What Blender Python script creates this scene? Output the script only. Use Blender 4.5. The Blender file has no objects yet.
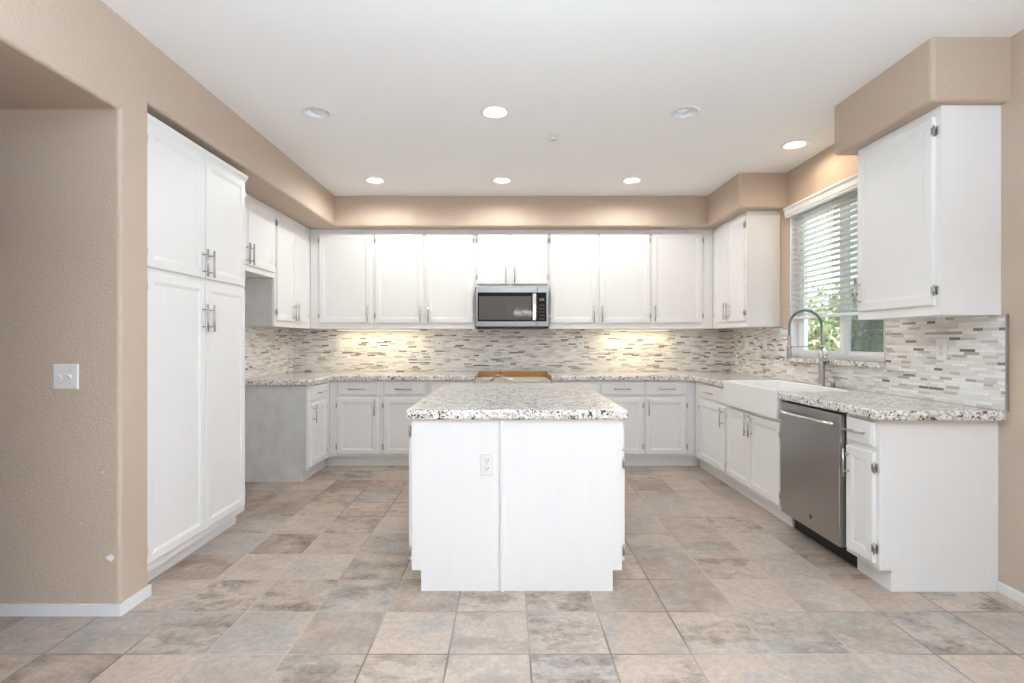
import bpy, bmesh, math, random
from mathutils import Vector, Matrix
random.seed(7)
PI = math.pi
sc = bpy.context.scene
COL = sc.collection

# ------------------------------------------------------------------ camera
cd = bpy.data.cameras.new('camera')
cam = bpy.data.objects.new('camera', cd)
COL.objects.link(cam)
cam.location = (0, 0, 1.255)
cam.rotation_euler = (PI / 2, 0, 0)
cd.sensor_width = 36
cd.lens = 518 / 1024 * 36
cd.shift_x = 4 / 1024
cd.shift_y = -0.5 / 1024
cd.clip_start = 0.05
sc.camera = cam

# ------------------------------------------------------------------ world, exposure
sc.view_settings.view_transform = 'Standard'
sc.view_settings.look = 'None'
sc.view_settings.gamma = 1
sc.view_settings.use_curve_mapping = False
sc.view_settings.exposure = 0.15
sc.cycles.max_bounces = 10
sc.cycles.diffuse_bounces = 6
sc.cycles.sample_clamp_indirect = 6
sc.cycles.caustics_reflective = False
sc.cycles.caustics_refractive = False
w = bpy.data.worlds.new('world')
sc.world = w
w.use_nodes = True
bg = w.node_tree.nodes['Background']
bg.inputs['Color'].default_value = (0.86, 0.93, 1.0, 1)
bg.inputs['Strength'].default_value = 3.1


def lamp(name, kind, loc, rot, power, color=(1, 1, 1), size=1.0, size_y=None, shape=None, spread=None, spot=None):
    d = bpy.data.lights.new(name, kind)
    d.energy = power
    d.color = color
    if kind == 'AREA':
        d.shape = shape or ('RECTANGLE' if size_y else 'SQUARE')
        d.size = size
        if size_y:
            d.size_y = size_y
        if spread:
            d.spread = spread
    if kind == 'SUN':
        d.angle = size
    if kind == 'SPOT':
        d.shadow_soft_size = size
        d.spot_size = spot
        d.spot_blend = 0.45
    o = bpy.data.objects.new(name, d)
    o.location = loc
    o.rotation_euler = rot
    COL.objects.link(o)
    return o


# daylight through the patio door behind the camera
lamp('daylight_patio_door', 'AREA', (2.75, -1.9, 1.2), (PI / 2, 0, PI / 2), 0, (0.94, 0.87, 1.0), 2.6, 2.1)
# sky portal at the window above the sink
lamp('sink_window_sky', 'AREA', (2.62, 3.95, 1.75), (PI / 2, 0, PI / 2), 1, (1, 1, 1), 1.12, 1.26)
bpy.data.lights['sink_window_sky'].cycles.is_portal = True
# garden sun
gs = lamp('garden_sun', 'SUN', (6, 8, 6), (0, 0, 0), 0, (1, 0.95, 0.86), 0.02)
gs.rotation_euler = Vector((0.55, -0.1, -0.8)).to_track_quat('-Z', 'Y').to_euler()
PATIO_W, SUN_W = 126.0, 5.0
bpy.data.lights['daylight_patio_door'].energy = PATIO_W
bpy.data.lights['garden_sun'].energy = SUN_W
CAN_W = 7.8
FILL_W = 207.0
# unseen fill lamp added behind the camera to brighten the ceiling
lamp('unseen_fill_uplight', 'AREA', (0.3, -0.4, 1.75), (PI, 0, 0), FILL_W, (0.64, 0.84, 1.0), 1.6)


# ------------------------------------------------------------------ node helper
class N:
    def __init__(self, name):
        self.m = bpy.data.materials.new(name)
        self.m.use_nodes = True
        self.t = self.m.node_tree
        self.b = self.t.nodes['Principled BSDF']

    def node(self, typ, **kw):
        n = self.t.nodes.new(typ)
        for k, v in kw.items():
            setattr(n, k, v)
        return n

    def plug(self, sock, v):
        if v is None:
            return
        if hasattr(v, 'is_output'):
            self.t.links.new(v, sock)
        elif isinstance(v, (tuple, list)) and sock.type == 'RGBA' and len(v) == 3:
            sock.default_value = (*v, 1)
        else:
            sock.default_value = v

    def math(self, op, a, b=None, c=None, clamp=False):
        n = self.node('ShaderNodeMath', operation=op, use_clamp=clamp)
        self.plug(n.inputs[0], a)
        self.plug(n.inputs[1], b)
        if c is not None:
            self.plug(n.inputs[2], c)
        return n.outputs[0]

    def obj(self):
        return self.node('ShaderNodeTexCoord').outputs['Object']

    def sep(self, v):
        n = self.node('ShaderNodeSeparateXYZ')
        self.plug(n.inputs[0], v)
        return n.outputs

    def comb(self, x=0, y=0, z=0):
        n = self.node('ShaderNodeCombineXYZ')
        self.plug(n.inputs[0], x); self.plug(n.inputs[1], y); self.plug(n.inputs[2], z)
        return n.outputs[0]

    def vadd(self, a, b):
        n = self.node('ShaderNodeVectorMath', operation='ADD')
        self.plug(n.inputs[0], a); self.plug(n.inputs[1], b)
        return n.outputs[0]

    def vmul(self, a, b):
        n = self.node('ShaderNodeVectorMath', operation='MULTIPLY')
        self.plug(n.inputs[0], a); self.plug(n.inputs[1], b)
        return n.outputs[0]

    def noise(self, vec, scale, detail=3, rough=0.5, dist=0):
        n = self.node('ShaderNodeTexNoise')
        self.plug(n.inputs['Vector'], vec)
        n.inputs['Scale'].default_value = scale
        n.inputs['Detail'].default_value = detail
        n.inputs['Roughness'].default_value = rough
        n.inputs['Distortion'].default_value = dist
        return n.outputs['Fac']

    def white(self, vec):
        n = self.node('ShaderNodeTexWhiteNoise', noise_dimensions='3D')
        self.plug(n.inputs['Vector'], vec)
        return n.outputs

    def ramp(self, fac, stops, interp='LINEAR'):
        n = self.node('ShaderNodeValToRGB')
        n.color_ramp.interpolation = interp
        el = n.color_ramp.elements
        while len(el) < len(stops):
            el.new(0.5)
        for e, (p, c) in zip(el, stops):
            e.position = p
            e.color = (*c, 1) if len(c) == 3 else c
        self.plug(n.inputs[0], fac)
        return n.outputs[0]

    def mix(self, fac, a, b, mode='MIX'):
        n = self.node('ShaderNodeMix', data_type='RGBA', blend_type=mode)
        self.plug(n.inputs[0], fac)
        self.plug(n.inputs[6], a)
        self.plug(n.inputs[7], b)
        return n.outputs[2]

    def bump(self, h, strength, dist=0.01):
        n = self.node('ShaderNodeBump')
        n.inputs['Strength'].default_value = strength
        n.inputs['Distance'].default_value = dist
        self.plug(n.inputs['Height'], h)
        self.plug(self.b.inputs['Normal'], n.outputs[0])

    def set(self, **kw):
        names = dict(color='Base Color', rough='Roughness', metal='Metallic', spec='Specular IOR Level', coat='Coat Weight',
                     emit='Emission Color', estr='Emission Strength', aniso='Anisotropic', trans='Transmission Weight',
                     alpha='Alpha', sub='Subsurface Weight')
        for k, v in kw.items():
            self.plug(self.b.inputs[names[k]], v)
        return self.m


def simple(name, color, rough=0.5, metal=0.0, **kw):
    n = N(name)
    n.set(color=color, rough=rough, metal=metal, **kw)
    return n.m


M = {}


def materials():
    # painted textured drywall
    for nm, c in (('paint', (0.53, 0.422, 0.335)),):
        n = N(nm)
        o = n.obj()
        n.set(color=c, rough=0.65)
        n.bump(n.noise(o, 75, 3, 0.55), 0.6, 0.006)
        M[nm] = n.m
    n = N('ceiling_paint')
    n.set(color=(0.93, 0.93, 0.935), rough=0.8)
    n.bump(n.noise(n.obj(), 80, 2, 0.5), 0.2, 0.003)
    M['ceiling'] = n.m
    # cabinet paint, faint brush grain
    n = N('cabinet_paint')
    o = n.obj()
    g = n.noise(n.vmul(o, (60, 60, 3)), 1, 3)
    n.set(color=n.ramp(g, [(0.3, (0.82, 0.82, 0.82)), (0.7, (0.835, 0.835, 0.83))]), rough=0.38)
    n.bump(g, 0.06, 0.002)
    M['white'] = n.m
    n = N('side_grey')  # mottled grey, a step darker than the cabinet paint
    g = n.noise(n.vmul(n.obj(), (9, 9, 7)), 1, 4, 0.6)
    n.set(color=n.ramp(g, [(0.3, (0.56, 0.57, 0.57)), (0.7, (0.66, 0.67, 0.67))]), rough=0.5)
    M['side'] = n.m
    M['baseboard'] = simple('baseboard_paint', (0.78, 0.79, 0.80), 0.4)
    # brushed metals
    n = N('brushed_nickel')
    n.set(color=(0.50, 0.49, 0.47), rough=0.3, metal=1.0)
    M['nickel'] = n.m
    n = N('stainless')
    o = n.obj()
    g = n.noise(n.vmul(o, (1, 1, 260)), 1, 3)
    n.set(color=(0.42, 0.42, 0.425), rough=0.3, metal=1.0, aniso=0.5)
    M['steel'] = n.m
    M['bright_steel'] = simple('bright_steel', (0.33, 0.33, 0.325), 0.28, 1.0)
    M['chrome'] = simple('chrome', (0.7, 0.7, 0.7), 0.12, 1.0)
    M['spring'] = simple('spring_steel', (0.46, 0.46, 0.46), 0.3, 1.0)
    M['fireclay'] = simple('fireclay', (0.84, 0.84, 0.83), 0.12)
    M['plastic'] = simple('white_plastic', (0.78, 0.78, 0.77), 0.35)
    M['slot'] = simple('dark_slot', (0.04, 0.04, 0.04), 0.6)
    M['black'] = simple('black_glass', (0.012, 0.012, 0.013), 0.05, spec=0.3)
    M['mesh_window'] = simple('grey_screened_glass', (0.09, 0.09, 0.09), 0.05, spec=0.6)
    M['button'] = simple('button_grey', (0.05, 0.05, 0.052), 0.4)
    M['blackplastic'] = simple('black_plastic', (0.012, 0.012, 0.012), 0.5)
    n = N('clock_digits')
    n.set(color=(0.2, 0.2, 0.2), rough=0.3, emit=(0.75, 0.8, 0.85), estr=0.35)
    M['digits'] = n.m
    n = N('lit_lens')
    n.set(color=(0.9, 0.9, 0.9), emit=(1, 0.95, 0.86), estr=7)
    M['lens'] = n.m
    M['unlit'] = simple('unlit_lens', (0.42, 0.42, 0.40), 0.4)
    n = N('led_bar')
    n.set(color=(0.9, 0.9, 0.9), emit=(1, 0.86, 0.6), estr=1.6)
    M['led'] = n.m
    # vinyl and blinds
    M['vinyl'] = simple('vinyl', (0.86, 0.87, 0.88), 0.35)
    n = N('slat')
    n.set(color=(0.88, 0.88, 0.87), rough=0.4)
    tl = n.node('ShaderNodeBsdfTranslucent')
    tl.inputs[0].default_value = (0.88, 0.88, 0.86, 1)
    mx = n.node('ShaderNodeMixShader')
    mx.inputs[0].default_value = 0.5
    n.t.links.new(n.b.outputs[0], mx.inputs[1])
    n.t.links.new(tl.outputs[0], mx.inputs[2])
    n.t.links.new(mx.outputs[0], n.t.nodes['Material Output'].inputs[0])
    M['slat'] = n.m
    M['cord'] = simple('cord', (0.72, 0.70, 0.66), 0.8)
    # clear glass: straight-through with a fresnel reflection
    n = N('window_glass')
    t = n.t
    tr = n.node('ShaderNodeBsdfTransparent')
    tr.inputs[0].default_value = (0.93, 0.97, 0.96, 1)
    gl = n.node('ShaderNodeBsdfGlossy')
    gl.inputs['Roughness'].default_value = 0.02
    fr = n.node('ShaderNodeFresnel')
    fr.inputs[0].default_value = 1.45
    mx = n.node('ShaderNodeMixShader')
    ge = n.node('ShaderNodeNewGeometry')
    t.links.new(n.math('MULTIPLY', fr.outputs[0], n.math('SUBTRACT', 1.0, ge.outputs['Backfacing'])), mx.inputs[0])
    t.links.new(tr.outputs[0], mx.inputs[1])
    t.links.new(gl.outputs[0], mx.inputs[2])
    t.links.new(mx.outputs[0], t.nodes['Material Output'].inputs[0])
    M['glass'] = n.m
    n = N('insect_screen')
    t = n.t
    tr = n.node('ShaderNodeBsdfTransparent')
    df = n.node('ShaderNodeBsdfDiffuse')
    df.inputs[0].default_value = (0.36, 0.40, 0.38, 1)
    mx = n.node('ShaderNodeMixShader')
    mx.inputs[0].default_value = 0.45
    t.links.new(tr.outputs[0], mx.inputs[1])
    t.links.new(df.outputs[0], mx.inputs[2])
    t.links.new(mx.outputs[0], t.nodes['Material Output'].inputs[0])
    M['screen'] = n.m

    # ---- floor tiles
    n = N('floor_tile')
    x, y, z = n.sep(n.obj())
    u = n.math('DIVIDE', n.math('SUBTRACT', x, 0.087), 0.3253)
    v = n.math('DIVIDE', n.math('SUBTRACT', y, 2.075), 0.3253)
    fu, fv = n.math('FLOOR', u), n.math('FLOOR', v)
    cell = n.comb(n.math('ADD', fu, 0.37), n.math('ADD', fv, 0.71), 2.0)
    wn = n.white(cell)
    wn2 = n.white(n.comb(n.math('ADD', fu, 9.37), n.math('ADD', fv, 5.71), 7.0))
    base = n.ramp(wn['Value'], [(0.0, (0.25, 0.185, 0.145)), (0.2, (0.43, 0.35, 0.285)), (0.4, (0.37, 0.295, 0.235)),
                                (0.6, (0.33, 0.30, 0.275)), (0.8, (0.46, 0.375, 0.31)), (1.0, (0.29, 0.23, 0.19))])
    off = n.vmul(wn['Color'], (31, 17, 23))
    p = n.vadd(n.obj(), off)
    big = n.noise(p, 4.2, 5, 0.62, 0.1)
    fine = n.noise(p, 34, 6, 0.75, 0.0)
    c = n.mix(n.ramp(big, [(0.42, (0, 0, 0)), (0.66, (0.7,) * 3)]), base, (0.46, 0.37, 0.30))
    blue = n.noise(n.vadd(p, (5, 5, 5)), 5, 3, 0.5)
    c = n.mix(n.ramp(blue, [(0.52, (0, 0, 0)), (0.68, (0.6,) * 3)]), c, (0.30, 0.295, 0.285))
    st = n.ramp(n.noise(n.vadd(n.vmul(p, (0.8, 1.3, 1)), (9, 2, 1)), 5.0, 8, 0.8, 0.15), [(0.47, (0, 0, 0)), (0.60, (1, 1, 1))])
    stain = n.math('MULTIPLY', st, n.ramp(fine, [(0.34, (0.1,) * 3), (0.56, (1, 1, 1))]))
    stain = n.math('MULTIPLY', stain, n.ramp(wn2['Value'], [(0.25, (0.08,) * 3), (0.85, (0.95,) * 3)]))
    c = n.mix(stain, c, (0.12, 0.09, 0.068))
    c = n.mix(0.5, c, n.ramp(fine, [(0.3, (0.26,) * 3), (0.7, (0.74,) * 3)]), 'OVERLAY')
    eu = n.math('ABSOLUTE', n.math('SUBTRACT', n.math('FRACT', u), 0.5))
    ev = n.math('ABSOLUTE', n.math('SUBTRACT', n.math('FRACT', v), 0.5))
    e = n.math('MAXIMUM', eu, ev)
    grout = n.ramp(e, [(0.4865, (0, 0, 0)), (0.4905, (1, 1, 1))])
    gc = n.ramp(n.noise(n.obj(), 1.1, 2), [(0.42, (0.16, 0.125, 0.10)), (0.58, (0.42, 0.36, 0.31))])
    c = n.mix(grout, c, gc)
    c = n.mix(1.0, c, (1.14, 1.11, 1.10), 'MULTIPLY')
    n.set(color=c, rough=n.ramp(fine, [(0.3, (0.36,) * 3), (0.7, (0.5,) * 3)]))
    h = n.math('SUBTRACT', n.math('MULTIPLY', fine, 0.25), grout)
    n.bump(h, 0.35, 0.002)
    M['floor'] = n.m

    # ---- granite
    n = N('granite')
    o = n.obj()
    base = n.ramp(n.noise(o, 7, 4, 0.6, 0.8), [(0.35, (0.78, 0.76, 0.73)), (0.55, (0.70, 0.655, 0.59)), (0.72, (0.56, 0.49, 0.42))])
    grey = n.ramp(n.noise(n.vadd(o, (3, 1, 7)), 34, 4, 0.6, 1.4), [(0.51, (0, 0, 0)), (0.57, (0.75,) * 3)])
    c = n.mix(grey, base, (0.43, 0.415, 0.40))
    wht = n.ramp(n.noise(n.vadd(o, (8, 4, 2)), 40, 3, 0.5, 0.8), [(0.50, (0, 0, 0)), (0.56, (1, 1, 1))])
    c = n.mix(wht, c, (0.84, 0.83, 0.81))
    dark = n.ramp(n.noise(n.vadd(o, (1, 8, 3)), 30, 5, 0.62, 2.2), [(0.553, (0, 0, 0)), (0.583, (1, 1, 1))])
    c = n.mix(dark, c, (0.06, 0.055, 0.055))
    n.set(color=c, rough=0.16)
    M['granite'] = n.m

    # ---- linear mosaic: thin strips of uneven length
    n = N('mosaic_tile')
    x, y, z = n.sep(n.obj())
    RH = 0.0158
    row = n.math('DIVIDE', n.math('SUBTRACT', z, 0.912), RH)
    fr_ = n.math('FLOOR', row)
    rr = n.white(n.comb(n.math('ADD', fr_, 0.5), 3.3, 1.7))['Value']
    uu = n.math('ADD', n.math('MULTIPLY', n.math('ADD', x, y), 12.0), n.math('MULTIPLY', n.math('ADD', fr_, 0.5), 37.713))
    uu = n.math('ADD', uu, n.math('MULTIPLY', rr, 11.0))
    vo = n.node('ShaderNodeTexVoronoi', voronoi_dimensions='1D', feature='F1')
    n.plug(vo.inputs['W'], uu)
    vo.inputs['Scale'].default_value = 1.0
    ve = n.node('ShaderNodeTexVoronoi', voronoi_dimensions='1D', feature='DISTANCE_TO_EDGE')
    n.plug(ve.inputs['W'], uu)
    ve.inputs['Scale'].default_value = 1.0
    cs = n.node('ShaderNodeSeparateColor')
    n.plug(cs.inputs[0], vo.outputs['Color'])
    col = n.ramp(cs.outputs[0], [(0.0, (0.84, 0.83, 0.81)), (0.26, (0.73, 0.71, 0.675)), (0.46, (0.80, 0.80, 0.79)),
                                 (0.62, (0.58, 0.57, 0.555)), (0.72, (0.72, 0.68, 0.62)), (0.855, (0.40, 0.385, 0.37)),
                                 (0.905, (0.19, 0.175, 0.165)), (0.95, (0.50, 0.45, 0.40))], 'CONSTANT')
    gr = n.noise(n.vmul(n.obj(), (8, 8, 60)), 1, 3)
    col = n.mix(0.25, col, n.ramp(gr, [(0.3, (0.3,) * 3), (0.7, (0.7,) * 3)]), 'OVERLAY')
    rf = n.math('ABSOLUTE', n.math('SUBTRACT', n.math('FRACT', row), 0.5))
    g1 = n.ramp(rf, [(0.44, (0, 0, 0)), (0.47, (1, 1, 1))])
    g2 = n.ramp(ve.outputs['Distance'], [(0.012, (1, 1, 1)), (0.02, (0, 0, 0))])
    g = n.math('MAXIMUM', g1, g2)
    col = n.mix(g, col, (0.68, 0.66, 0.63))
    n.set(color=col, rough=n.ramp(cs.outputs[1], [(0.4, (0.12,) * 3), (0.6, (0.4,) * 3)], 'CONSTANT'))
    n.bump(n.math('SUBTRACT', 1.0, g), 0.3, 0.002)
    M['mosaic'] = n.m
    M['trim_edge'] = simple('metal_edge_trim', (0.42, 0.41, 0.40), 0.35, 0.8)

    # ---- cardboard and packing
    n = N('cardboard')
    g = n.noise(n.vmul(n.obj(), (3, 3, 90)), 1, 3)
    n.set(color=n.ramp(g, [(0.3, (0.42, 0.22, 0.08)), (0.7, (0.52, 0.29, 0.12))]), rough=0.8)
    M['cardboard'] = n.m
    M['card_dark'] = simple('cardboard_edge', (0.16, 0.085, 0.035), 0.9)
    M['liner'] = simple('pale_cardboard', (0.58, 0.52, 0.44), 0.8)
    M['film'] = simple('white_film', (0.90, 0.90, 0.89), 0.35)

    # ---- garden
    n = N('leaf')
    g = n.noise(n.obj(), 3, 3)
    n.set(color=n.ramp(g, [(0.3, (0.22, 0.29, 0.17)), (0.55, (0.38, 0.44, 0.24)), (0.75, (0.56, 0.57, 0.34))]), rough=0.5)
    M['leaf'] = n.m
    n = N('hedge_leaf')
    g = n.noise(n.obj(), 5, 3)
    n.set(color=n.ramp(g, [(0.3, (0.09, 0.14, 0.09)), (0.7, (0.20, 0.27, 0.17))]), rough=0.55)
    M['hedge'] = n.m
    M['bark'] = simple('bark', (0.12, 0.08, 0.05), 0.9)
    n = N('stucco')
    g = n.noise(n.obj(), 12, 4)
    n.set(color=n.ramp(g, [(0.3, (0.42, 0.29, 0.23)), (0.7, (0.52, 0.38, 0.30))]), rough=0.9)
    M['stucco'] = n.m
    n = N('garden_ground')
    g = n.noise(n.obj(), 8, 4)
    n.set(color=n.ramp(g, [(0.3, (0.30, 0.27, 0.23)), (0.7, (0.42, 0.39, 0.34))]), rough=0.95)
    M['ground'] = n.m


materials()


# ------------------------------------------------------------------ mesh helpers
class B:
    """collects shapes into one mesh"""
    def __init__(self):
        self.bm = bmesh.new()

    def box(self, x0, x1, y0, y1, z0, z1, bevel=0.0, seg=2):
        if x0 > x1: x0, x1 = x1, x0
        if y0 > y1: y0, y1 = y1, y0
        if z0 > z1: z0, z1 = z1, z0
        bm = self.bm
        vs = [bm.verts.new((x, y, z)) for z in (z0, z1) for x, y in ((x0, y0), (x1, y0), (x1, y1), (x0, y1))]
        fs = [(3, 2, 1, 0), (4, 5, 6, 7), (0, 1, 5, 4), (1, 2, 6, 5), (2, 3, 7, 6), (3, 0, 4, 7)]
        faces = [bm.faces.new([vs[i] for i in f]) for f in fs]
        if bevel:
            ed = list({e for f in faces for e in f.edges})
            bmesh.ops.bevel(bm, geom=ed, offset=bevel, segments=seg, profile=0.5, affect='EDGES')
        return self

    def prism(self, pts, a0, a1, axis='z'):
        """closed outline (2-D) extruded; axis z: pts=(x,y); x: pts=(y,z); y: pts=(x,z)"""
        bm = self.bm
        f = {'z': lambda p, a: (p[0], p[1], a), 'x': lambda p, a: (a, p[0], p[1]), 'y': lambda p, a: (p[0], a, p[1])}[axis]
        lo = [bm.verts.new(f(p, a0)) for p in pts]
        hi = [bm.verts.new(f(p, a1)) for p in pts]
        n = len(pts)
        fl = [bm.faces.new(lo), bm.faces.new(hi)]
        for i in range(n):
            fl.append(bm.faces.new((lo[i], lo[(i + 1) % n], hi[(i + 1) % n], hi[i])))
        bmesh.ops.recalc_face_normals(bm, faces=fl)
        return lo, hi, fl

    def cyl(self, p0, p1, r0, r1=None, n=16, caps=True):
        r1 = r0 if r1 is None else r1
        p0, p1 = Vector(p0), Vector(p1)
        d = (p1 - p0).normalized()
        a = Vector((0, 0, 1)) if abs(d.z) < 0.9 else Vector((1, 0, 0))
        u = d.cross(a).normalized(); v = d.cross(u)
        bm = self.bm
        A = [bm.verts.new(p0 + (u * math.cos(t) + v * math.sin(t)) * r0) for t in [2 * PI * i / n for i in range(n)]]
        C = [bm.verts.new(p1 + (u * math.cos(t) + v * math.sin(t)) * r1) for t in [2 * PI * i / n for i in range(n)]]
        for i in range(n):
            f = bm.faces.new((A[i], A[(i + 1) % n], C[(i + 1) % n], C[i])); f.smooth = True
        if caps:
            bm.faces.new(list(reversed(A))); bm.faces.new(C)
        return self

    def tube(self, pts, r, n=10, radii=None):
        bm = self.bm
        pts = [Vector(p) for p in pts]
        rings = []
        up = None
        for i, p in enumerate(pts):
            d = (pts[min(i + 1, len(pts) - 1)] - pts[max(i - 1, 0)]).normalized()
            if up is None:
                a = Vector((0, 0, 1)) if abs(d.z) < 0.9 else Vector((1, 0, 0))
                up = d.cross(a).normalized()
            up = (up - d * up.dot(d)).normalized()
            v = d.cross(up)
            rr = radii[i] if radii else r
            rings.append([bm.verts.new(p + (up * math.cos(t) + v * math.sin(t)) * rr) for t in [2 * PI * k / n for k in range(n)]])
        for a, b in zip(rings, rings[1:]):
            for k in range(n):
                f = bm.faces.new((a[k], a[(k + 1) % n], b[(k + 1) % n], b[k])); f.smooth = True
        bm.faces.new(list(reversed(rings[0]))); bm.faces.new(rings[-1])
        return self

    def lathe(self, prof, c, n=32, cap0=False, cap1=False):
        """profile of (r, z) around a vertical axis through c"""
        bm = self.bm
        rings = []
        for r, z in prof:
            rings.append([bm.verts.new((c[0] + r * math.cos(t), c[1] + r * math.sin(t), c[2] + z)) for t in [2 * PI * k / n for k in range(n)]])
        for a, b in zip(rings, rings[1:]):
            for k in range(n):
                f = bm.faces.new((a[k], a[(k + 1) % n], b[(k + 1) % n], b[k])); f.smooth = True
        if cap0: bm.faces.new(rings[0])
        if cap1: bm.faces.new(rings[-1])
        return self

    def panel(self, x0, x1, z0, z1, prof, y=0.0):
        """nested rectangles facing -y: prof = [(inset, height towards -y)]"""
        bm = self.bm
        loops = []
        for ins, h in prof:
            loops.append([bm.verts.new(p) for p in ((x0 + ins, y - h, z0 + ins), (x1 - ins, y - h, z0 + ins),
                                                    (x1 - ins, y - h, z1 - ins), (x0 + ins, y - h, z1 - ins))])
        for a, b in zip(loops, loops[1:]):
            for k in range(4):
                bm.faces.new((a[k], a[(k + 1) % 4], b[(k + 1) % 4], b[k]))
        bm.faces.new(loops[-1])
        bm.faces.new(list(reversed(loops[0])))
        return self

    def bevel_edges(self, test, r, seg=4):
        ed = [e for e in self.bm.edges if test(e.verts[0].co, e.verts[1].co)]
        if ed:
            bmesh.ops.bevel(self.bm, geom=ed, offset=r, segments=seg, profile=0.5, affect='EDGES')

    def xf(self, mat):
        bmesh.ops.transform(self.bm, matrix=mat, verts=self.bm.verts)
        return self

    def out(self, name, mat, parent=None, recalc=True):
        if recalc:
            bmesh.ops.recalc_face_normals(self.bm, faces=self.bm.faces)
        me = bpy.data.meshes.new(name)
        self.bm.to_mesh(me)
        self.bm.free()
        me.materials.append(M[mat] if isinstance(mat, str) else mat)
        o = bpy.data.objects.new(name, me)
        COL.objects.link(o)
        if parent is not None:
            o.parent = parent
        return o


def thing(name, label, cat, loc=(0, 0, 0), rz=0.0, group=None):
    o = bpy.data.objects.new(name, None)
    o.empty_display_size = 0.1
    COL.objects.link(o)
    o.location = loc
    o.rotation_euler = (0, 0, rz)
    o['label'] = label
    o['category'] = cat
    if group: o['group'] = group
    return o


def tag(o, label, cat, group=None):
    o['label'] = label
    o['category'] = cat
    if group: o['group'] = group
    return o


def struct(b, name, mat):
    o = b.out(name, mat)
    o['kind'] = 'structure'
    return o


# ------------------------------------------------------------------ room shell
XL, XR, YB, ZC = -2.39, 2.455, 5.75, 2.74     # kitchen left wall, right wall, back wall, ceiling
XH, YH = -1.775, 2.372                        # header plane, hall wall
YREAR = -4.5
WY0, WY1, WZ0, WZ1 = 3.38, 4.51, 1.115, 2.39  # sink window opening

struct(B().box(-5.0, XR + 0.2, YREAR - 0.2, YB + 0.2, -0.1, 0.0), 'floor', 'floor')

CANS = [(-1.239, 3.36, False), (-0.084, 3.36, True), (1.148, 3.36, False), (-1.23, 4.79, True), (-0.055, 4.79, True),
        (1.147, 4.79, True), (2.17, 3.92, True)]
b = B().box(-5.0, XR + 0.2, YREAR - 0.2, YB + 0.2, ZC, ZC + 0.16)
ceil = struct(b, 'ceiling', 'ceiling')
cb = B()
for cx, cy, lit in CANS:
    cb.cyl((cx, cy, ZC - 0.05), (cx, cy, ZC + 0.12), 0.078, n=40)
cut = cb.out('cutter', 'ceiling')
md = ceil.modifiers.new('holes', 'BOOLEAN')
md.object = cut
md.operation = 'DIFFERENCE'
md.solver = 'EXACT'
dg = bpy.context.evaluated_depsgraph_get()
nm = bpy.data.meshes.new_from_object(ceil.evaluated_get(dg))
ceil.modifiers.clear()
ceil.data = nm
bpy.data.objects.remove(cut)

# left wall: header plane with the hall opening and the recess that takes the pantry
b = B()
pts = [(YREAR, ZC), (YB, ZC), (YB, 2.43), (2.562, 2.43), (2.562, 0), (YH, 0), (YH, 2.315), (1.6, 2.315), (1.6, 0), (YREAR, 0)]
b.prism(pts, XH, XL, 'x')
def le(a, c):
    if abs(a.x - XH) > 1e-4 or abs(c.x - XH) > 1e-4: return False
    def on(v, y=None, z=None): return (y is None or abs(v.y - y) < 1e-4) and (z is None or abs(v.z - z) < 1e-4)
    return any(on(a, **k) and on(c, **k) for k in (dict(z=2.43), dict(y=2.562), dict(y=YH), dict(z=2.315), dict(y=1.6)))
b.bevel_edges(le, 0.018, 4)
struct(b, 'wall_left', 'paint')
struct(B().box(XL - 0.15, XL, 2.562, YB + 0.15, 0, ZC), 'wall_left_recess', 'paint')
# hall beyond the opening
struct(B().box(-5.0, XL, YH, YH + 0.15, 0, ZC), 'wall_hall', 'paint')
struct(B().box(-5.0, XL, 1.45, YH, 2.315, ZC), 'wall_hall_soffit', 'paint')
struct(B().box(-5.0, XL, 1.45, 1.6, 0, 2.315), 'wall_hall_near', 'paint')  # unseen near wall, placed to narrow the opening and keep the hall dim
struct(B().box(-5.15, -5.0, 1.45, YH + 0.15, 0, ZC), 'wall_hall_end', 'paint')
# back wall and soffits
struct(B().box(XL - 0.15, XR + 0.15, YB, YB + 0.15, 0, ZC), 'wall_back', 'paint')
b = B().box(XH, XR, 5.30, YB, 2.43, ZC)
b.bevel_edges(lambda a, c: all(abs(v.y - 5.30) < 1e-4 and abs(v.z - 2.43) < 1e-4 for v in (a, c)), 0.018)
struct(b, 'wall_soffit_back', 'paint')
def soffit(y0, y1, both, x0=2.04):
    b = B().box(x0, XR, y0, y1, 2.43, ZC)
    def t(a, c):
        f = lambda ax, val: all(abs(getattr(v, ax) - val) < 1e-4 for v in (a, c))
        bottom = f('z', 2.43) and (f('x', x0) or f('y', y0) or (both and f('y', y1)))
        vert = f('x', x0) and (f('y', y0) or (both and f('y', y1)))
        return bottom or vert
    b.bevel_edges(t, 0.022, 4)
    return b
struct(soffit(4.57, 5.30, False), 'wall_soffit_right_rear', 'paint')
struct(soffit(2.53, 3.30, True, 2.07), 'wall_soffit_right_front', 'paint')
# right wall with window opening
b = B()
b.box(XR, XR + 0.15, -0.6, WY0, 0, ZC)
b.box(XR, XR + 0.15, YREAR, -3.2, 0, ZC)
b.box(XR, XR + 0.15, -3.2, -0.6, 2.25, ZC)
b.box(XR, XR + 0.15, WY1, YB, 0, ZC)
b.box(XR, XR + 0.15, WY0, WY1, 0, WZ0)
b.box(XR, XR + 0.15, WY0, WY1, WZ1, ZC)
struct(b, 'wall_right', 'paint')
struct(B().box(-1.9, XR, YREAR - 0.15, YREAR, 0, ZC), 'wall_rear', 'paint')
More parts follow.
